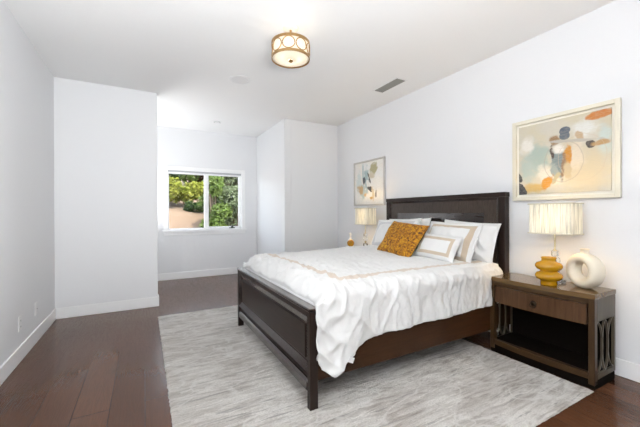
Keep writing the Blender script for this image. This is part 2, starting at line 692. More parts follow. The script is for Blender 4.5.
# ------------------------------------------------------------------ rug
def make_rug():
    x0, x1, y0, y1 = .135, 2.622, .975, 4.135
    nx, ny = 250, 320
    bm = bmesh.new()
    g = []
    for i in range(nx + 1):
        row = []
        for j in range(ny + 1):
            a, b = i / nx, j / ny
            x, y = x0 + (x1 - x0) * a, y0 + (y1 - y0) * b
            ed = min(a * (x1 - x0), (1 - a) * (x1 - x0), b * (y1 - y0), (1 - b) * (y1 - y0))
            p = Vector((x, y, 0))
            z = .011 + .0035 * noise.noise(p * Vector((1, 1, 1)) * 9) + .0030 * noise.noise(Vector((x * 7, y * 34, 2)))
            z += .0024 * noise.noise(p * 55)
            z *= min(1, .35 + ed / .02)
            wx = .008 * noise.noise(Vector((y * 22, 5, 0))) + .004 * noise.noise(Vector((y * 70, 5, 0)))
            wy = .008 * noise.noise(Vector((x * 22, 9, 0))) + .004 * noise.noise(Vector((x * 70, 9, 0)))
            k = max(0, 1 - ed / .05)
            row.append(bm.verts.new((x + wx * k, y + wy * k, max(z, .004))))
        g.append(row)
    for i in range(nx):
        for j in range(ny):
            bm.faces.new((g[i][j], g[i + 1][j], g[i + 1][j + 1], g[i][j + 1]))
    rim = [g[i][0] for i in range(nx)] + [g[nx][j] for j in range(ny)] + [g[i][ny] for i in range(nx, 0, -1)] + [g[0][j] for j in range(ny, 0, -1)]
    low = [bm.verts.new((v.co.x, v.co.y, .0008)) for v in rim]
    n = len(rim)
    for i in range(n):
        bm.faces.new((rim[i], low[i], low[(i + 1) % n], rim[(i + 1) % n]))
    bm.faces.new(low)
    o = finish('rug', bm, 'rug_pile', smooth=4)
    tag(o, 'large pale grey streaked shaggy area rug under the bed', 'rug')


make_rug()
RT = .010       # what stands on the rug sinks a little into the pile

# ------------------------------------------------------------------ bed
BX0, BX1 = .866, 2.95
bed = thing('bed', 'dark espresso wood panel bed with tall headboard and low footboard', 'bed', (0, 0, 0))
FY0, FY1, FZ = 1.698, 3.388, .622
fbX1 = BX0 + .056
foot = finish('footboard', B(BX0 + .026, fbX1 - .006, FY0 + .038, FY1 - .038, .125, FZ - .03, bev=.003), 'espresso_y', bed)
PW = .040
for y in (FY0, FY1 - PW):
    bm = B(BX0, fbX1, y, y + PW, RT, FZ - .022, bev=.004)
    finish('post', bm, 'espresso_z', foot)
finish('top_rail', B(BX0 - .006, fbX1 + .006, FY0 - .003, FY1 + .003, FZ - .022, FZ, bev=.006), 'espresso_molding', foot)
finish('upper_rail', B(BX0 + .002, fbX1 - .004, FY0 + PW, FY1 - PW, FZ - .055, FZ - .022, bev=.003), 'espresso_y', foot)
finish('lower_rail', B(BX0 + .001, fbX1 - .004, FY0 + PW, FY1 - PW, .10, .175, bev=.014, seg=1), 'espresso_molding', foot)


def frame_ring(y0, y1, z0, z1, wd_, xo, xi):
    """mitred ring in a YZ plane: outer edge at depth xo, inner edge at xi."""
    bm = bmesh.new()
    o_ = [(y0, z0), (y1, z0), (y1, z1), (y0, z1)]
    i_ = [(y0 + wd_, z0 + wd_), (y1 - wd_, z0 + wd_), (y1 - wd_, z1 - wd_), (y0 + wd_, z1 - wd_)]
    vo = [bm.verts.new((xo, *p)) for p in o_]
    vi = [bm.verts.new((xi, *p)) for p in i_]
    bo = [bm.verts.new((max(xo, xi) + .012, *p)) for p in o_]
    bi = [bm.verts.new((max(xo, xi) + .012, *p)) for p in i_]
    for k in range(4):
        m = (k + 1) % 4
        bm.faces.new((vo[k], vo[m], vi[m], vi[k]))
        bm.faces.new((bo[k], bi[k], bi[m], bo[m]))
        bm.faces.new((vo[k], bo[k], bo[m], vo[m]))
        bm.faces.new((vi[k], vi[m], bi[m], bi[k]))
    return bm


PY0, PY1, PZ0, PZ1 = FY0 + PW, FY1 - PW, .225, FZ - .055
finish('molding', frame_ring(PY0, PY1, PZ0, PZ1, .050, BX0 + .002, BX0 + .022), 'espresso_molding', foot)
finish('panel', B(BX0 + .018, BX0 + .03, PY0 + .062, PY1 - .062, PZ0 + .062, PZ1 - .062, bev=.006), 'espresso_y', foot)

# headboard
HY0, HY1, HZ = 1.772, 3.432, 1.392
hb = finish('headboard', B(BX1 + .030, BX1 + .07, HY0 + .05, HY1 - .05, .30, HZ - .03), 'espresso_y', bed)
for y in (HY0, HY1 - .062):
    finish('post', B(BX1, BX1 + .075, y, y + .062, .002, HZ - .045, bev=.004), 'espresso_z', hb)
finish('top_rail', B(BX1 - .004, BX1 + .079, HY0 - .004, HY1 + .004, HZ - .045, HZ, bev=.005), 'espresso_y', hb)
iy0, iy1, iz1 = HY0 + .062, HY1 - .062, HZ - .045
finish('molding', frame_ring(iy0, iy1, .45, iz1, .026, BX1 + .001, BX1 + .0135), 'espresso_molding', hb)
finish('border_panel', frame_ring(iy0 + .026, iy1 - .026, .476, iz1 - .026, .125, BX1 + .0135, BX1 + .010), 'panel_fine', hb)
finish('center_panel', B(BX1 + .006, BX1 + .03, iy0 + .15, iy1 - .15, .6, iz1 - .150, bev=.006), 'espresso_molding', hb)

RY0, RY1 = 1.715, 3.40
for nm, ya, yb in (('near', RY0, RY0 + .03), ('far', RY1 - .03, RY1)):
    finish('side_rail', B(fbX1, BX1, ya, yb, .17, .40, bev=.004), 'espresso_x_lamplit', bed)
bm = bmesh.new()
for k in range(9):
    x = 1.05 + k * .22
    box(bm, x, x + .09, RY0 + .03, RY1 - .03, .28, .30)
finish('slat', bm, 'walnut_shaded', bed)['kind'] = 'stuff'
mt = finish('mattress', B(fbX1 + .02, BX1 - .01, 1.762, 3.372, .302, .655, bev=.05, seg=4), 'mattress_white', smooth=.9)
tag(mt, 'white mattress lying in the bed frame under the duvet', 'mattress')


# ------------------------------------------------------------------ duvet
def hem_near(x):
    pts = [(.90, .40), (.94, .34), (.975, .25), (1.03, .195), (1.09, .25), (1.18, .325), (1.27, .36), (1.45, .375), (1.7, .385), (2.1, .385), (2.6, .39), (2.95, .42)]
    for (a, za), (b, zb) in zip(pts, pts[1:]):
        if x <= b:
            k = max(0, (x - a) / (b - a))
            return za + (zb - za) * k
    return .42


def make_duvet():
    nu, nt = 250, 230
    xa, xb = .945, 2.82
    topz = .728
    yN, yF = 1.686, 3.455
    r = .085
    bm = bmesh.new()
    uvl = bm.loops.layers.uv.new('UVMap')
    rows = []
    uvs = {}
    EXTRA = 14
    for i in range(-EXTRA, nu + 1):
        a = max(0, i) / nu
        x = xa + (xb - xa) * a
        dz0 = 0
        row = []
        # profile points along the arc from near hem to far hem
        hz = hem_near(x)
        zt = topz
        L1 = zt - r - hz
        L2 = PI / 2 * r
        L3 = (yF - r) - (yN + r)
        L5 = zt - r - .30
        Ltot = L1 + L2 + L3 + L2 + L5
        for j in range(nt + 1):
            s = Ltot * j / nt
            side = 0
            if s < L1:
                y, z = yN, hz + s
                n = Vector((0, -1, 0))
                side = 1 - s / L1
            elif s < L1 + L2:
                th = (s - L1) / r
                y, z = yN + r - r * math.cos(th), zt - r + r * math.sin(th)
                n = Vector((0, -math.cos(th), math.sin(th)))
            elif s < L1 + L2 + L3:
                y, z = yN + r + (s - L1 - L2), zt
                n = Vector((0, 0, 1))
            elif s < L1 + 2 * L2 + L3:
                th = (s - L1 - L2 - L3) / r
                y, z = yF - r + r * math.sin(th), zt - r + r * math.cos(th)
                n = Vector((0, math.sin(th), math.cos(th)))
            else:
                q = s - L1 - 2 * L2 - L3
                y, z = yF, zt - r - q
                n = Vector((0, 1, 0))
                side = q / L5
            sc = s - L1            # arc measured from the near edge, so the pattern hangs straight
            P = Vector((x, sc, 0))
            # soft filling
            flat = max(0, min(1, (y - yN) / .35, (yF - y) / .16))
            d = (.022 + .030 * max(0, min(1, (y - 2.4) / .7)) * max(0, min(1, (x - 1.2) / 1.1))) * flat * (1 if n.z > .5 else 0)
            d += .010 * noise.noise(P * 3.1) + .007 * noise.noise(Vector((x * 9 + sc * 5, sc * 3.5 - x * 4, 3)))
            # pulled wrinkles, strongest towards the foot end
            foot = max(0, 1 - (x - xa) / .75)
            rr = 1 - abs(noise.noise(Vector((x * 5 + sc * 4.5, (sc - x) * 1.6, 1.7))))
            tk = .45 if (n.z > .7 and foot < .35) else 1.0
            d += tk * (.008 + .016 * foot) * (rr ** 4 - .45)
            rr2 = 1 - abs(noise.noise(Vector((x * 13 - sc * 5, sc * 4 + x * 2, 8.7))))
            d += tk * (.008 + .010 * foot) * (rr2 ** 3 - .4)
            r3 = 1 - abs(noise.noise(Vector((x * 24 + sc * 6, sc * 15 - x * 5, 2.2))))
            d += .006 * (r3 ** 3 - .4)
            # hanging folds
            if n.y < -.3 or n.y > .3:
                k = min(1, side * 1.3 + .25)
                ph = x * 13 + 2.6 * noise.noise(Vector((x * 2.2, 0, 4)))
                fold = math.sin(ph) * .013 + .014 * noise.noise(Vector((x * 16 + z * 3, z * 2.0, 6)))
                flare = .030 * side * max(0, 1 - (x - xa) / .45)
                headin = -.018 * max(0, min(1, (x - 2.3) / .35))
                d += k * (fold * (.35 + .65 * (1 - min(1, max(0, (x - 2.3) / .4)))) + flare) + headin * (n.y < 0)
                d = max(d, -.016 + headin * (n.y < 0))
            p = Vector((x, y, z)) + n * d
            # foot end: rolls over and tucks behind the footboard
            kf = max(0, 1 - (x - xa) / .13)
            if n.z > .2:
                p.z -= .105 * (kf ** 2.2) * n.z
            if n.y < -.1:
                p.x -= .045 * kf * (-n.y)
            if i < 0:
                q = -i / EXTRA
                if n.z > .2:
                    p.z -= (.16 * q) * n.z
                    p.x += .012 * q
            v = bm.verts.new(p)
            uvs[v] = (x, sc)
            row.append(v)
        rows.append(row)
    for i in range(len(rows) - 1):
        for j in range(nt):
            try:
                f = bm.faces.new((rows[i][j], rows[i + 1][j], rows[i + 1][j + 1], rows[i][j + 1]))
            except ValueError:
                continue
            for lp in f.loops:
                lp[uvl].uv = uvs[lp.vert]
    o = finish('duvet', bm, 'duvet_linen', smooth=4)
    m = o.modifiers.new('thickness', 'SOLIDIFY')
    m.thickness = .014
    m.offset = -1
    tag(o, 'white duvet with a thin tan stripe spread over the bed', 'duvet')
    return o


linen('duvet_linen', (.69, .688, .68), (1.155, 3.6, .225, 1.80, .058), (.58, .49, .41))
dv = make_duvet()
bm = B(-.022, .022, -.002, .002, -.034, 0, bev=.001)
tg = finish('care_tag', bm, 'mattress_white', dv)
tg.location = (1.125, 1.632, .305)
tg.rotation_euler = (0, .45, 0)


# ------------------------------------------------------------------ pillows
def pillow_bm(W, Hh, T, seed, flange=0., pinch=.05, wr=.006, n=44, sag=0.):
    bm = bmesh.new()
    uvl = bm.loops.layers.uv.new('UVMap')
    uvs = {}
    g = [[], []]
    for s in (0, 1):
        for i in range(n + 1):
            row = []
            for j in range(n + 1):
                a, b = -1 + 2 * i / n, -1 + 2 * j / n
                if s == 1 and (i in (0, n) or j in (0, n)):
                    row.append(g[0][i][j])
                    continue
                ai, bi = a, b
                fa, fb_ = 1 - flange / (W / 2), 1 - flange / (Hh / 2)
                pa, pb = min(1, abs(a) / fa), min(1, abs(b) / fb_)
                h = max(0, (1 - pa ** 2.6)) ** .55 * max(0, (1 - pb ** 2.6)) ** .55
                x = W / 2 * a * (1 - pinch * (1 - b * b) * abs(a) ** 2)
                y = Hh / 2 * b * (1 - pinch * (1 - a * a) * abs(b) ** 2)
                z = T / 2 * h
                q = Vector((x * 6, y * 6, seed * 7.3 + s * 31))
                z += wr * (noise.noise(q) + .6 * noise.noise(q * 2.3)) * min(1, h * 2 + .15)
                rr = 1 - abs(noise.noise(Vector((x * 9 + y * 6, y * 4 - x * 3, seed))))
                z += wr * 1.2 * (rr ** 4 - .4) * min(1, h * 2)
                if s:
                    z = -z
                z += .012 * noise.noise(Vector((x * 4, y * 4, seed * 3.1))) * (1 - h)
                z -= sag * (a * a) * .5
                v = bm.verts.new((x, y, z))
                uvs[v] = (a * W / 2, b * Hh / 2)
                row.append(v)
            g[s].append(row)
    for s in (0, 1):
        for i in range(n):
            for j in range(n):
                q = (g[s][i][j], g[s][i + 1][j], g[s][i + 1][j + 1], g[s][i][j + 1])
                if len(set(q)) < 4:
                    continue
                try:
                    f = bm.faces.new(q if s == 0 else q[::-1])
                except ValueError:
                    continue
                f.material_index = s
                for lp in f.loops:
                    lp[uvl].uv = uvs[lp.vert]
    return bm


def lay(o, bottom, lean, roll=0., turn=0., Hh=.5):
    """put a pillow with its bottom edge's middle at `bottom`, leaning back towards the headboard."""
    s, c = math.sin(lean), math.cos(lean)
    m = Matrix(((0, s, -c), (-1, 0, 0), (0, c, s))).to_4x4()
    m = Matrix.Rotation(turn, 4, 'Z') @ m @ Matrix.Rotation(roll, 4, 'Z') @ Matrix.Translation((0, Hh / 2, 0))
    o.matrix_world = Matrix.Translation(bottom) @ m


linen('sham_linen', (.74, .738, .732), (-.272, .272, -.195, .195, .048))
linen('far_sham_shaded', (.74, .738, .732), (-.31, .31, -.18, .18, .05), (.56,.56,.58))  # border coloured grey to imitate shade on a tan band
linen('lumbar_linen', (.74, .738, .732), (-.20, .20, -.095, .095, .032))
linen('plain_linen', (.74, .738, .732))

G = 'white bed pillows against the headboard'
PZ = .742


def pillow(name, W, Hh, T, seed, mats, label, bottom, lean, roll=0, turn=0, cat='pillow', group=G, **kw):
    o = finish(name, pillow_bm(W, Hh, T, seed, **kw), mats, smooth=4)
    lay(o, bottom, lean, roll, turn, Hh)
    tag(o, label, cat, group)
    return o


pillow('pillow', .64, .415, .17, 3, ['plain_linen'] * 2, 'plain white pillow hindmost on the side nearer the camera', (2.765, 2.09, PZ - .03), .26, -.05, wr=.020, flange=.03)
pillow('pillow', .72, .42, .16, 5, ['plain_linen'] * 2, 'plain white pillow behind the far bordered sham', (2.78, 2.92, PZ - .02), .24, .03, wr=.010)
pillow('pillow_sham', .64, .45, .16, 7, ['sham_linen'] * 2, 'white sham with a wide tan border behind the small lumbar cushion', (2.60, 2.20, PZ - .045), .45, -.02, wr=.012, flange=.035, group=G)
pillow('pillow_sham', .76, .435, .17, 9, ['far_sham_shaded'] * 2, 'white sham with a border greyed to imitate shade behind the mustard cushion', (2.60, 2.995, PZ - .012), .45, .05, wr=.012, flange=.035, group=G)
pillow('lumbar_cushion', .48, .27, .11, 11, ['lumbar_linen'] * 2, 'small oblong white cushion with thin tan border beside the mustard cushion', (2.455, 2.19, PZ), .50, -.04, wr=.005, cat='cushion', group=None)
oc = pillow('throw_cushion', .575, .43, .15, 13, ['mustard_velvet', 'pillow_back_olive'], 'mottled mustard yellow square throw cushion leaning on the white pillows', (2.335, 2.640, PZ - .006), .62, -.09, wr=.008, cat='cushion', group=None, pinch=.07)


# ------------------------------------------------------------------ nightstands
def bow_poly(y0, y1, xf, xb, bow, n=14):
    """outline (x, y) whose front edge bows towards -X."""
    p = []
    for k in range(n + 1):
        t = k / n
        y = y0 + (y1 - y0) * t
        p.append((xf - bow * (1 - (2 * t - 1) ** 2), y))
    p += [(xb, y1), (xb, y0)]
    return p[::-1]


def make_nightstand():
    # origin at the floor, middle of the footprint; x depth -.17..+.17 (front is -x), y half width .37
    ns = thing('nightstand', 'dark walnut nightstand with one drawer on the camera side of the bed', 'nightstand', (0, 0, 0), 'matching nightstands either side of the bed')
    D, Wd = .148, .373
    xf, xb = -D, D + .03
    finish('top', prism(bmesh.new(), bow_poly(-Wd, Wd, xf, xb, .028), .612, .645, bev=.004), 'walnut_top_lamplit', ns)
    for s in (-1, 1):
        y0, y1 = sorted((s * Wd, s * (Wd - .045)))
        finish('front_leg', B(xf + .002, xf + .045, y0 + .004, y1 - .004, .03, .612, bev=.004), 'walnut_z', ns)
        ya, yb = sorted((s * (Wd - .020), s * (Wd - .004)))
        side = finish('side_panel', B(xf + .045, xb, ya, yb, .455, .612), 'walnut_side', ns)
        finish('back_stile', B(xb - .020, xb, ya, yb, .062, .455), 'walnut_side', side)
        finish('side_rail', B(xf + .045, xb - .020, ya, yb, .062, .098, bev=.003), 'walnut_side', side)
        bm = bmesh.new()
        yo = s * (Wd - .012)
        cx0 = (xf + .045 + xb - .020) / 2
        hx = (xb - .020 - xf - .045) / 2
        zc, zh = (.098 + .455) / 2, (.455 - .098) / 2
        tube(bm, [(cx0 + .046 * math.cos(q * 2 * PI / 40), yo, zc + (zh - .008) * math.sin(q * 2 * PI / 40)) for q in range(40)], .0085, 6, True, ry=.007, up=Vector((0, 1, 0)))
        for sg in (-1, 1):
            for reach in (hx - .042,):
                pts = []
                for q in range(21):
                    th = PI / 2 + PI * q / 20
                    pts.append((cx0 + sg * (hx - .001 + reach * math.cos(th)), yo, zc + (zh - .002) * math.sin(th)))
                tube(bm, pts, .0065, 6, False, ry=.0065, up=Vector((0, 1, 0)))
        finish('lattice', bm, 'walnut_side', side)
    finish('apron', prism(bmesh.new(), bow_poly(-Wd + .04, Wd - .04, xf + .004, xf + .03, .026), .575, .612), 'walnut_y', ns)
    dr = finish('drawer', prism(bmesh.new(), bow_poly(-Wd + .05, Wd - .05, xf + .003, xf + .024, .026), .432, .570, bev=.003), 'walnut_drawer', ns)
    finish('drawer_box', B(xf + .026, xb - .03, -Wd + .055, Wd - .055, .438, .565), 'walnut_shaded', dr)
    bx = xf + .003 - .026
    bm = bmesh.new()
    lathe(bm, [(.006, -.004), (.020, -.004), (.022, 0), (.018, .004), (.004, .009)], seg=20)
    bmesh.ops.rotate(bm, verts=bm.verts, cent=(0, 0, 0), matrix=Matrix.Rotation(-PI / 2, 3, 'Y'))
    bmesh.ops.translate(bm, verts=bm.verts, vec=(bx - .004, .0, .500))
    hd = finish('handle', bm, 'bronze', dr, smooth=.6)
    bm = bmesh.new()
    tube(bm, [(bx - .013 + .004 * math.sin(q), .021 * math.cos(q), .490 + .021 * math.sin(q)) for q in [2 * PI * k / 24 for k in range(24)]], .0035, 8, True, up=Vector((1, 0, 0)))
    tube(bm, [(bx - .004, 0, .509), (bx - .016, 0, .511)], .004, 8)
    for q in (bm,):
        pass
    me = finish('pull_ring', bm, 'bronze', dr, smooth=.8)
    finish('back_panel', B(xb - .016, xb - .004, -Wd + .021, Wd - .021, .09, .612), 'walnut_shaded', ns)
    finish('shelf', prism(bmesh.new(), bow_poly(-Wd + .02, Wd - .02, xf + .006, xb - .02, .020), .085, .105), 'walnut_shaded', ns)
    finish('bottom_rail', prism(bmesh.new(), bow_poly(-Wd + .04, Wd - .04, xf + .004, xf + .03, .026), .066, .108), 'walnut_y', ns)
    finish('plinth', prism(bmesh.new(), bow_poly(-Wd + .004, Wd - .004, xf + .012, xb - .012, .004), .001, .062, bev=.006), 'walnut_shaded', ns)
    return ns


NX, NY = 2.784, 1.346
ns1 = make_nightstand()
ns1.location = (NX, NY, 0)
ns2 = dup(ns1, (NX, 3.842, 0), 'dark walnut nightstand beyond the far side of the bed', 'matching nightstands either side of the bed')
NT_ = .645


# ------------------------------------------------------------------ table lamps
def make_lamp():
    lp = thing('table_lamp', 'lit table lamp with pleated box shade beside the round cream vase', 'lamp', (0, 0, 0), 'table lamps with pleated shades')
    finish('base', B(-.055, .055, -.055, .055, 0, .022, bev=.003), 'crystal', lp)
    bm = B(-.024, .024, -.024, .024, .022, .105, bev=.003)
    st = finish('column', bm, 'crystal', lp)
    bm = lathe(bmesh.new(), [(.012, .105), (.016, .108), (.016, .114), (.010, .118), (.010, .128), (.016, .132), (.016, .138)], seg=20)
    finish('collar', bm, 'brass_pale', st, smooth=.6)
    bm = bmesh.new()
    bmesh.ops.create_uvsphere(bm, u_segments=24, v_segments=14, radius=.036)
    bmesh.ops.translate(bm, verts=bm.verts, vec=(0, 0, .173))
    finish('ball', bm, 'crystal', lp, smooth=4)
    finish('block', B(-.02, .02, -.02, .02, .210, .25, bev=.003), 'crystal', lp)
    bm = lathe(bmesh.new(), [(.014, .25), (.014, .256), (.006, .26), (.006, .42), (.014, .425), (.014, .46), (.005, .47)], seg=16)
    finish('stem', bm, 'brass_pale', lp, smooth=.6)
    bm = bmesh.new()
    bmesh.ops.create_uvsphere(bm, u_segments=20, v_segments=12, radius=.026)
    bmesh.ops.translate(bm, verts=bm.verts, vec=(0, 0, .50))
    finish('bulb', bm, 'bulb_glow', lp, smooth=4)
    # pleated shade: a zigzag wall round a rounded rectangle
    hx, hy, z0, z1 = .0825, .155, .385, .622
    per = []
    rc = .012
    edges = [((-hx, -hy + rc), (-hx, hy - rc)), ((-hx + rc, hy), (hx - rc, hy)), ((hx, hy - rc), (hx, -hy + rc)), ((hx - rc, -hy), (-hx + rc, -hy))]
    nrm = [(-1, 0), (0, 1), (1, 0), (0, -1)]
    k = 0
    for (a, b), nn in zip(edges, nrm):
        L = math.hypot(b[0] - a[0], b[1] - a[1])
        m = int(L / .0035)
        for i in range(m + 1):
            t = i / m
            off = .0022 * math.sin(k * PI / 2) + .0012 * math.sin(k * 1.31)
            per.append((a[0] + (b[0] - a[0]) * t + nn[0] * off, a[1] + (b[1] - a[1]) * t + nn[1] * off))
            k += 1
    bm = bmesh.new()
    lev = [z0, z0 + .06, z0 + .12, z0 + .18, z1]
    rings = [[bm.verts.new((x * (1 - .004 * q), y * (1 - .004 * q), z)) for x, y in per] for q, z in enumerate(lev)]
    n = len(per)
    for a, b in zip(rings, rings[1:]):
        for i in range(n):
            bm.faces.new((a[i], a[(i + 1) % n], b[(i + 1) % n], b[i]))
    sh = finish('lamp_shade', bm, 'pleated_silk', lp, smooth=4)
    for nm, za in (('z', z0 - .003), ('z', z1 - .005)):
        bm = bmesh.new()
        for x0, x1, y0, y1 in ((-hx - .004, -hx + .001, -hy - .004, hy + .004), (hx - .001, hx + .004, -hy - .004, hy + .004), (-hx + .001, hx - .001, -hy - .004, -hy + .001), (-hx + .001, hx - .001, hy - .001, hy + .004)):
            box(bm, x0, x1, y0, y1, za, za + .009)
        finish('shade_trim', bm, 'shade_trim', sh)
    bm = bmesh.new()
    tube(bm, [(-hx, 0, z1 - .02), (hx, 0, z1 - .02)], .002, 6)
    tube(bm, [(0, -hy, z1 - .02), (0, hy, z1 - .02)], .002, 6)
    tube(bm, [(0, 0, .46), (.032, 0, .49), (.032, 0, .54), (0, 0, z1 - .02)], .0016, 6)
    tube(bm, [(0, 0, .46), (-.032, 0, .49), (-.032, 0, .54), (0, 0, z1 - .02)], .0016, 6)
    finish('harp', bm, 'chrome', lp)
    return lp


LX, LY1, LY2 = 2.846, 1.308, 3.775
l1 = make_lamp()
l1.location = (LX, LY1, NT_)
l2 = dup(l1, (LX, LY2, NT_), 'lit table lamp with pleated box shade beyond the far side of the bed', 'table lamps with pleated shades')

# ------------------------------------------------------------------ vases and ornament
prof = [(.040, .0), (.052, .002), (.054, .010), (.052, .030), (.056, .036), (.078, .046), (.088, .062), (.088, .076), (.078, .092), (.058, .102), (.055, .107), (.058, .112), (.078, .122), (.088, .138), (.088, .152), (.078, .168), (.054, .178), (.047, .184), (.047, .200), (.051, .208), (.048, .212), (.043, .206), (.040, .18)]
o = finish('vase', lathe(bmesh.new(), prof, seg=48), 'amber_glaze', smooth=1.2)
o.location = (2.705, 1.285, NT_)
tag(o, 'small glossy amber vase with two bulging rings in front of the lamp', 'vase')


def donut():
    bm = bmesh.new()
    R, ra, rd = .093, .035, .054
    n, m = 56, 28
    rings = []
    for i in range(n):
        th = 2 * PI * i / n
        ring = []
        for j in range(m):
            ph = 2 * PI * j / m
            c, s = math.cos(ph), math.sin(ph)
            rr = R + ra * math.copysign(abs(c) ** .85, c)
            ring.append(bm.verts.new((rr * math.sin(th), rd * math.copysign(abs(s) ** .85, s), rr * math.cos(th) + R + ra - .003)))
        rings.append(ring)
    for i in range(n):
        a, b = rings[i], rings[(i + 1) % n]
        for j in range(m):
            bm.faces.new((a[j], b[j], b[(j + 1) % m], a[(j + 1) % m]))
    zt = 2 * (R + ra) - .012
    lathe(bm, [(.040, zt - .012), (.030, zt + .002), (.026, zt + .012), (.026, zt + .030), (.030, zt + .040), (.026, zt + .041), (.021, zt + .034), (.020, zt)], seg=28)
    return bm


o = finish('vase', donut(), 'ceramic_cream', smooth=1.3)
o.location = (2.835, 1.108, NT_)
o.rotation_euler = (0, 0, math.radians(66))
tag(o, 'round cream ring-shaped vase with a hole through the middle on the nightstand', 'vase')

orn = thing('ornament', 'small white ornament with a gold disc beside the far lamp', 'ornament', (2.75, 4.03, NT_))
bm = lathe(bmesh.new(), [(.03, 0), (.045, .01), (.058, .05), (.055, .10), (.036, .14), (.018, .165), (.014, .20), (.02, .235), (.012, .25)], seg=28)
finish('body', bm, 'ceramic_white', orn, smooth=1.2)
bm = lathe(bmesh.new(), [(.012, -.014), (.046, -.010), (.052, 0), (.046, .010), (.012, .014)], seg=28)
bmesh.ops.rotate(bm, verts=bm.verts, cent=(0, 0, 0), matrix=Matrix.Rotation(PI / 2, 3, 'X') )
bmesh.ops.rotate(bm, verts=bm.verts, cent=(0, 0, 0), matrix=Matrix.Rotation(-.55, 3, 'Z'))
bmesh.ops.translate(bm, verts=bm.verts, vec=(-.03, -.055, .10))
finish('disc', bm, 'amber_glaze', orn, smooth=.8)

# ------------------------------------------------------------------ framed art
T1 = [
    (.24, .50, .19, .26, .25, (.36, .45, .41), .5, .6), (.12, .36, .12, .20, 0, (.42, .50, .46), .6, .6), (.10, .70, .10, .14, 0, (.72, .70, .65), .6, .6),
    (.40, .26, .18, .15, -.2, (.72, .68, .58), .5, .6), (.20, .09, .20, .08, .1, (.56, .38, .12), .6, .6),
    (.75, .80, .15, .15, .1, (.70, .71, .68), .6, .5), (.94, .60, .08, .22, 0, (.52, .60, .57), .6, .6),
    (.80, .28, .26, .30, .2, (.60, .52, .36), .7, .4), (.66, .48, .10, .22, .1, (.68, .60, .48), .6, .6),
    (.47, .42, .085, .24, .12, (.17, .23, .25), .3, .6), (.43, .32, .05, .12, .3, (.30, .35, .34), .4, .7),
    (.55, .83, .062, .055, 0, (.075, .10, .14), .1, .2), (.55, .76, .060, .055, 0, (.09, .115, .15), .1, .2),
    (.435, .72, .055, .085, .3, (.28, .16, .07), .4, .7), (.41, .56, .024, .10, .1, (.05, .03, .025), .3, .7),
    (.48, .60, .08, .07, .2, (.76, .74, .69), .4, .5), (.585, .52, .050, .15, -.1, (.55, .24, .02), .25, .6),
    (.535, .36, .030, .17, -.05, (.26, .16, .09), .4, .7), (.58, .27, .05, .13, .2, (.52, .43, .27), .4, .8),
    (.355, .15, .062, .11, -.5, (.58, .25, .01), .25, .7), (.45, .20, .03, .09, -.5, (.45, .40, .25), .4, .8),
    (.90, .945, .14, .055, .15, (.52, .18, .03), .25, .5), (.81, .60, .05, .05, 0, (.025, .02, .02), .2, .5),
    (.92, .60, .10, .04, .1, (.45, .27, .11), .4, .6), (.70, .73, .04, .08, .6, (.50, .36, .22), .4, .8),
    (.02, .08, .065, .13, .5, (.02, .025, .035), .12, .4), (.00, .25, .04, .08, .3, (.02, .025, .03), .15, .4),
    (.53, .42, .21, .27, 0, (.38, .33, .27), .02, .05, .014, .5), (.72, .45, .24, .30, 0, (.55, .45, .32), .02, .05, .010, .4),
    (.62, .68, .30, .022, -.12, (.45, .43, .38), .4, .8),
]
T2 = [
    (.16, .50, .14, .30, .1, (.60, .70, .72), .6, .6), (.42, .58, .10, .34, .05, (.34, .47, .50), .45, .6),
    (.30, .30, .13, .22, 0, (.47, .58, .58), .5, .7), (.68, .82, .14, .15, -.5, (.42, .39, .22), .3, .6),
    (.60, .66, .10, .10, -.3, (.62, .56, .44), .4, .7), (.30, .75, .035, .24, 0, (.40, .52, .55), .35, .5),
    (.34, .55, .06, .10, 0, (.05, .06, .08), .25, .7), (.53, .60, .025, .13, .4, (.05, .05, .05), .3, .8),
    (.56, .34, .12, .06, -.6, (.05, .055, .06), .25, .8), (.20, .35, .10, .15, .5, (.55, .38, .20), .5, .9),
    (.46, .50, .05, .10, .2, (.80, .80, .78), .4, .7), (.66, .22, .05, .16, .1, (.66, .55, .36), .4, .9),
    (.76, .24, .03, .11, -.1, (.12, .11, .10), .3, .9), (.84, .42, .10, .30, 0, (.83, .82, .79), .6, .4),
    (.60, .13, .05, .05, .2, (.56, .35, .10), .3, .9), (.38, .22, .05, .05, .2, (.68, .45, .18), .5, .9),
]
painting_mat('abstract_warm', ((.58, .53, .39), (.57, .54, .46)), T1)
painting_mat('abstract_blue', ((.82, .80, .75), (.78, .79, .78)), T2)


def make_art(name, label, y0, y1, z0, z1, mat, fmat, fw, reveal, depth=.034):
    W, Hh = y1 - y0, z1 - z0
    t = thing(name, label, 'picture', (XR, (y0 + y1) / 2, z0), 'framed abstract paintings above the nightstands')
    hy = W / 2
    bm = bmesh.new()
    xf = -depth
    box(bm, xf, -.001, -hy, -hy + fw, 0, Hh, bev=.003)
    box(bm, xf, -.001, hy - fw, hy, 0, Hh, bev=.003)
    box(bm, xf, -.001, -hy + fw, hy - fw, 0, fw, bev=.003)
    box(bm, xf, -.001, -hy + fw, hy - fw, Hh - fw, Hh, bev=.003)
    finish('frame', bm, fmat, t)
    finish('mat_board', B(-.010, -.002, -hy + fw, hy - fw, fw, Hh - fw), 'mat_cream', t)
    # canvas floats on the mat; uv runs 0..1 left to right as seen from the room
    a, b, c, d = -hy + fw + reveal, hy - fw - reveal, fw + reveal, Hh - fw - reveal
    bm = B(-.020, -.010, a, b, c, d)
    uvl = bm.loops.layers.uv.new('UVMap')
    for f in bm.faces:
        for lp in f.loops:
            lp[uvl].uv = ((b - lp.vert.co.y) / (b - a), (lp.vert.co.z - c) / (d - c))
    finish('canvas', bm, mat, t)
    return t


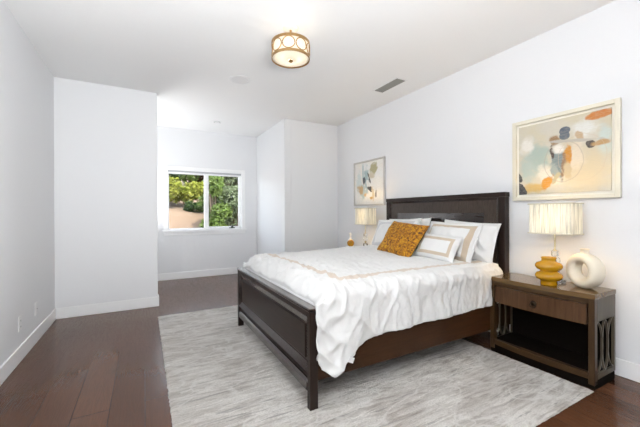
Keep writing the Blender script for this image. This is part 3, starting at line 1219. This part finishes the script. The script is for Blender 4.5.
make_art('framed_picture', 'cream framed abstract painting in ochre, sage and grey above the nearer lamp', .966, 1.738, 1.306, 2.030, 'abstract_warm', 'frame_cream', .032, .022)
make_art('framed_picture', 'silver framed abstract painting in pale blue and black above the far lamp', 3.56, 4.315, 1.312, 2.012, 'abstract_blue', 'frame_silver', .022, .006)

# ------------------------------------------------------------------ ceiling fixture
FXL = (1.081, 2.456)
cl = thing('ceiling_light', 'gold drum flush mount ceiling light with a band of linked rings', 'lamp', (FXL[0], FXL[1], H))
bm = lathe(bmesh.new(), [(.062, -.001), (.066, -.006), (.064, -.020), (.05, -.026), (.012, -.028)], seg=36)
finish('canopy', bm, 'canopy_lit', cl, smooth=.7)
bm = lathe(bmesh.new(), [(.009, -.028), (.009, -.13), (.02, -.135), (.02, -.15), (.006, -.155), (.006, -.275), (.016, -.280), (.018, -.288), (.010, -.296)], seg=18)
finish('stem', bm, 'gold', cl, smooth=.7)
DR = .158
ZT, ZB = -.145, -.265
for z in (ZT, ZB):
    bm = lathe(bmesh.new(), [(DR - .004, z - .010), (DR + .002, z - .010), (DR + .002, z + .010), (DR - .004, z + .010)], seg=64, closed=True)
    finish('band', bm, 'gold', cl, smooth=.7)
bm = bmesh.new()
for k in range(3):
    th = k * 2 * PI / 3 + .4
    tube(bm, [(.012 * math.cos(th), .012 * math.sin(th), ZT - .002), ((DR - .003) * math.cos(th), (DR - .003) * math.sin(th), ZT)], .004, 8)
finish('spoke', bm, 'gold', cl)
NR = 9
for k in range(NR):
    th0 = k * 2 * PI / NR
    hw = PI / NR * .97
    for sc in (1.0, .62):
        pts = []
        for q in range(32):
            a = 2 * PI * q / 32
            th = th0 + hw * .93 * sc * math.cos(a)
            pts.append((DR * math.cos(th), DR * math.sin(th), (ZT + ZB) / 2 + .047 * sc * math.sin(a)))
        if sc == 1.0:
            bm = bmesh.new()
            tube(bm, pts, .0042, 6, True)
    finish('ring', bm, 'gold', cl, smooth=4)
bm = bmesh.new()
for z0_, z1_ in ((ZB, ZT),):
    lathe(bm, [(DR - .010, ZB + .002), (DR - .008, ZB + .002), (DR - .008, ZT - .002), (DR - .010, ZT - .002)], seg=64, closed=True)
finish('glass_drum', bm, 'frosted_drum', cl, smooth=.7)
bm = lathe(bmesh.new(), [(DR - .006, ZB - .002), (DR - .03, ZB - .006), (.10, ZB - .010), (.02, ZB - .013), (.02, ZB - .010), (.10, ZB - .007), (DR - .03, ZB - .003), (DR - .006, ZB + .001)], seg=48, closed=True)
finish('diffuser', bm, 'frosted_glass', cl, smooth=4)
for k in range(3):
    th = k * 2 * PI / 3 + 1.3
    bm = bmesh.new()
    lathe(bm, [(.004, -.252), (.018, -.245), (.026, -.225), (.022, -.205), (.013, -.19), (.013, -.155)], .075 * math.cos(th), .075 * math.sin(th), seg=18)
    finish('bulb', bm, 'ceiling_bulb_glow', cl, smooth=4)

# ceiling vent, speaker, recessed downlight
vt = thing('air_vent', 'grey slotted air vent in the ceiling over the bed', 'vent', (2.632, 3.0, H))
bm = bmesh.new()
hxv, hyv = .085, .225
box(bm, -hxv, -hxv + .018, -hyv, hyv, -.008, -.0005, bev=.002)
box(bm, hxv - .018, hxv, -hyv, hyv, -.008, -.0005, bev=.002)
box(bm, -hxv + .018, hxv - .018, -hyv, -hyv + .018, -.008, -.0005, bev=.002)
box(bm, -hxv + .018, hxv - .018, hyv - .018, hyv, -.008, -.0005, bev=.002)
finish('frame', bm, 'plastic_white', vt)
finish('backing', B(-hxv + .018, hxv - .018, -hyv + .018, hyv - .018, -.002, -.0005), 'vent_dark', vt)
for k in range(6):
    x = -.058 + k * .0215
    bm = B(-.009, .009, -hyv + .018, hyv - .018, -.0008, .0008)
    bmesh.ops.rotate(bm, verts=bm.verts, cent=(0, 0, 0), matrix=Matrix.Rotation(.5, 3, 'Y'))
    bmesh.ops.translate(bm, verts=bm.verts, vec=(x + .004, 0, -.0068))
    finish('slat', bm, 'vent_grey', vt)
sp = thing('ceiling_speaker', 'round white flush speaker in the ceiling left of the drum light', 'speaker', (.985, 3.70, H))
bm = lathe(bmesh.new(), [(.098, -.0005), (.118, -.0005), (.120, -.006), (.112, -.010), (.098, -.009)], seg=48, closed=True)
finish('rim', bm, 'plastic_white', sp, smooth=.7)
bm = lathe(bmesh.new(), [(.098, -.0005), (.098, -.006), (.05, -.009), (.01, -.010)], seg=48)
finish('grille', bm, 'grille_white', sp, smooth=.7)
dl = thing('smoke_detector', 'small round white detector on the ceiling near the window', 'detector', (1.094, 5.60, H))
bm = lathe(bmesh.new(), [(.055, -.0005), (.058, -.008), (.050, -.024), (.030, -.030), (.004, -.031)], seg=36)
finish('cover', bm, 'plastic_white', dl, smooth=.7)
finish('slot', lathe(bmesh.new(), [(.052, -.018), (.0545, -.018), (.0535, -.021), (.051, -.021)], seg=36, closed=True), 'vent_grey', dl)


# wall plates on the left wall
def plate(label, cat, name, y, z, dark):
    t = thing(name, label, cat, (XL, y, z))
    finish('cover_plate', B(.0005, .006, -.036, .036, -.058, .058, bev=.002), 'plastic_white', t)
    if dark:
        for s in (-1, 1):
            f = finish('socket', B(.006, .008, -.016, .016, s * .024 - .014, s * .024 + .014, bev=.001), 'plastic_white', t)
            bm = B(.008, .0086, -.008, -.005, s * .024 - .006, s * .024 + .006)
            box(bm, .008, .0086, .005, .008, s * .024 - .006, s * .024 + .006)
            box(bm, .008, .0086, -.002, .002, s * .024 - .012, s * .024 - .008)
            finish('slot', bm, 'slot_dark', f)
    else:
        finish('insert', B(.006, .0085, -.017, .017, -.034, .034, bev=.001), 'grille_white', t)
        f = finish('jack', lathe(bmesh.new(), [(.003, 0), (.006, 0), (.006, .008), (.003, .008)], seg=14, closed=True), 'chrome', t)
        f.rotation_euler = (0, PI / 2, 0)
        f.location = (.0086, 0, 0)


plate('white wall outlet low on the left wall, nearer the camera', 'outlet', 'wall_outlet', 3.46, .306, True)
plate('white cable wall plate low on the left wall, nearer the corner', 'wall plate', 'cable_plate', 3.90, .311, False)

# ------------------------------------------------------------------ garden outside the window
def hill_z(x, y):
    t = max(0, y - 8.5)
    return .06 + .22 * t - .10 * (x - 2.2) * min(1, t / 3) + .07 * noise.noise(Vector((x * .8, y * .8, 0))) + (.13 * math.tanh((y - 11.9) * 5) + .10 * math.tanh((y - 11.1) * 7) if y > 8.5 else 0)


bm = bmesh.new()
g = []
nx, ny = 90, 110
for i in range(nx + 1):
    row = []
    for j in range(ny + 1):
        x, y = -8 + 22 * i / nx, YW + .2 + 30 * j / ny
        row.append(bm.verts.new((x, y, hill_z(x, y) + .03 * noise.noise(Vector((x * 3, y * 3, 5))))))
    g.append(row)
for i in range(nx):
    for j in range(ny):
        bm.faces.new((g[i][j], g[i + 1][j], g[i + 1][j + 1], g[i][j + 1]))
o = struct(finish('ground', bm, 'hill_earth', smooth=4))


def tree(name, label, cat, x, y, r, h, lm, nl, ls, trunk=.4, group=None, seed=0):
    rnd = random.Random(seed)
    z0 = hill_z(x, y)
    t = thing(name, label, cat, (x, y, z0 - .05), group)
    bm = bmesh.new()
    for k in range(5):
        a = rnd.random() * 6.28
        top = Vector((math.cos(a) * r * .55 * rnd.random(), math.sin(a) * r * .55 * rnd.random(), trunk + (h - trunk) * rnd.uniform(.4, .85)))
        tube(bm, [(.05 * math.cos(a), .05 * math.sin(a), 0), (top.x * .3, top.y * .3, trunk * .8), tuple(top)], .035 * max(.5, r), 6)
    finish('trunk', bm, 'bark', t)
    bm = bmesh.new()
    lobes = []
    for k in range(11):
        a = rnd.random() * 6.28
        q = math.sqrt(rnd.random()) * .72
        lobes.append((Vector((math.cos(a) * r * q, math.sin(a) * r * q, trunk + (h - trunk) * rnd.uniform(.12, .82))), r * rnd.uniform(.32, .55)))
    for _ in range(nl):
        c, lr = rnd.choice(lobes)
        d = Vector((rnd.gauss(0, 1), rnd.gauss(0, 1), rnd.gauss(0, 1))).normalized()
        p = c + d * lr * (rnd.random() ** .35)
        p.z = max(p.z, .06)
        u = Vector((rnd.gauss(0, 1), rnd.gauss(0, 1), rnd.gauss(0, .7))).normalized()
        v = u.cross(d + Vector((rnd.gauss(0, .5), rnd.gauss(0, .5), rnd.gauss(0, .5))))
        if v.length < 1e-3:
            continue
        v.normalize()
        s = ls * rnd.uniform(.6, 1.4)
        wv_ = v.cross(u) * s * .25
        a1 = bm.verts.new(p - u * s)
        b1 = bm.verts.new(p + v * s * .5 + wv_)
        c1 = bm.verts.new(p + u * s)
        d1_ = bm.verts.new(p - v * s * .5 + wv_)
        bm.faces.new((a1, b1, c1))
        bm.faces.new((a1, c1, d1_))
    finish('foliage', bm, lm, t)
    return t


GT = 'trees and shrubs on the slope outside the window'
# yellow-green row in front (left pane), bright tree and grey hedge (right pane), dark trees above
tree('shrub', 'yellow green shrub at the left edge of the left window pane', 'shrub', .55, 13.2, .75, 1.0, 'leaf_yellow', 2600, .075, .35, GT, 1)
tree('shrub', 'yellow green shrub in the middle of the left window pane', 'shrub', 1.40, 13.5, .65, .90, 'leaf_yellow', 2200, .075, .35, GT, 2)
tree('shrub', 'yellow green shrub beside the window mullion', 'shrub', 2.15, 13.7, .60, 1.0, 'leaf_yellow', 1900, .075, .35, GT, 3)
tree('shrub', 'low dark green shrub under the yellow shrubs in the window', 'shrub', 1.62, 12.6, .42, .36, 'leaf_dark', 900, .06, .06, GT, 4)
tree('tree', 'bright green tree in the right window pane just past the mullion', 'tree', 1.95, 10.6, .62, 2.35, 'leaf_mid', 2800, .07, .25, GT, 5)
tree('shrub', 'grey green hedge shrub at the right edge of the window', 'shrub', 2.85, 11.2, .85, 1.75, 'leaf_grey', 3200, .07, .05, GT, 6)
tree('tree', 'dark green tree high in the left window pane', 'tree', .7, 15.0, 1.25, 2.7, 'leaf_dark', 4200, .12, .6, GT, 7)
tree('tree', 'rust tinged tree behind the yellow shrubs near the mullion', 'tree', 2.75, 17.2, .8, 1.7, 'leaf_rust', 900, .11, .6, GT, 8)
tree('tree', 'grey green tree filling the upper right of the window', 'tree', 4.2, 16.2, 1.7, 3.3, 'leaf_grey', 4200, .12, .6, GT, 9)
tree('tree', 'mid green tree behind the dark trees above the left window pane', 'tree', 2.0, 16.6, 1.3, 2.6, 'leaf_mid', 3600, .14, .8, GT, 10)
tree('tree', 'dark green tree behind the bright tree at the top of the right pane', 'tree', 3.1, 19.5, 1.7, 3.6, 'leaf_dark', 3600, .14, .8, GT, 11)
tree('shrub', 'mid green shrub below the hedge at lower right of the window', 'shrub', 2.45, 12.0, .6, 1.0, 'leaf_mid', 1500, .07, .1, GT, 12)
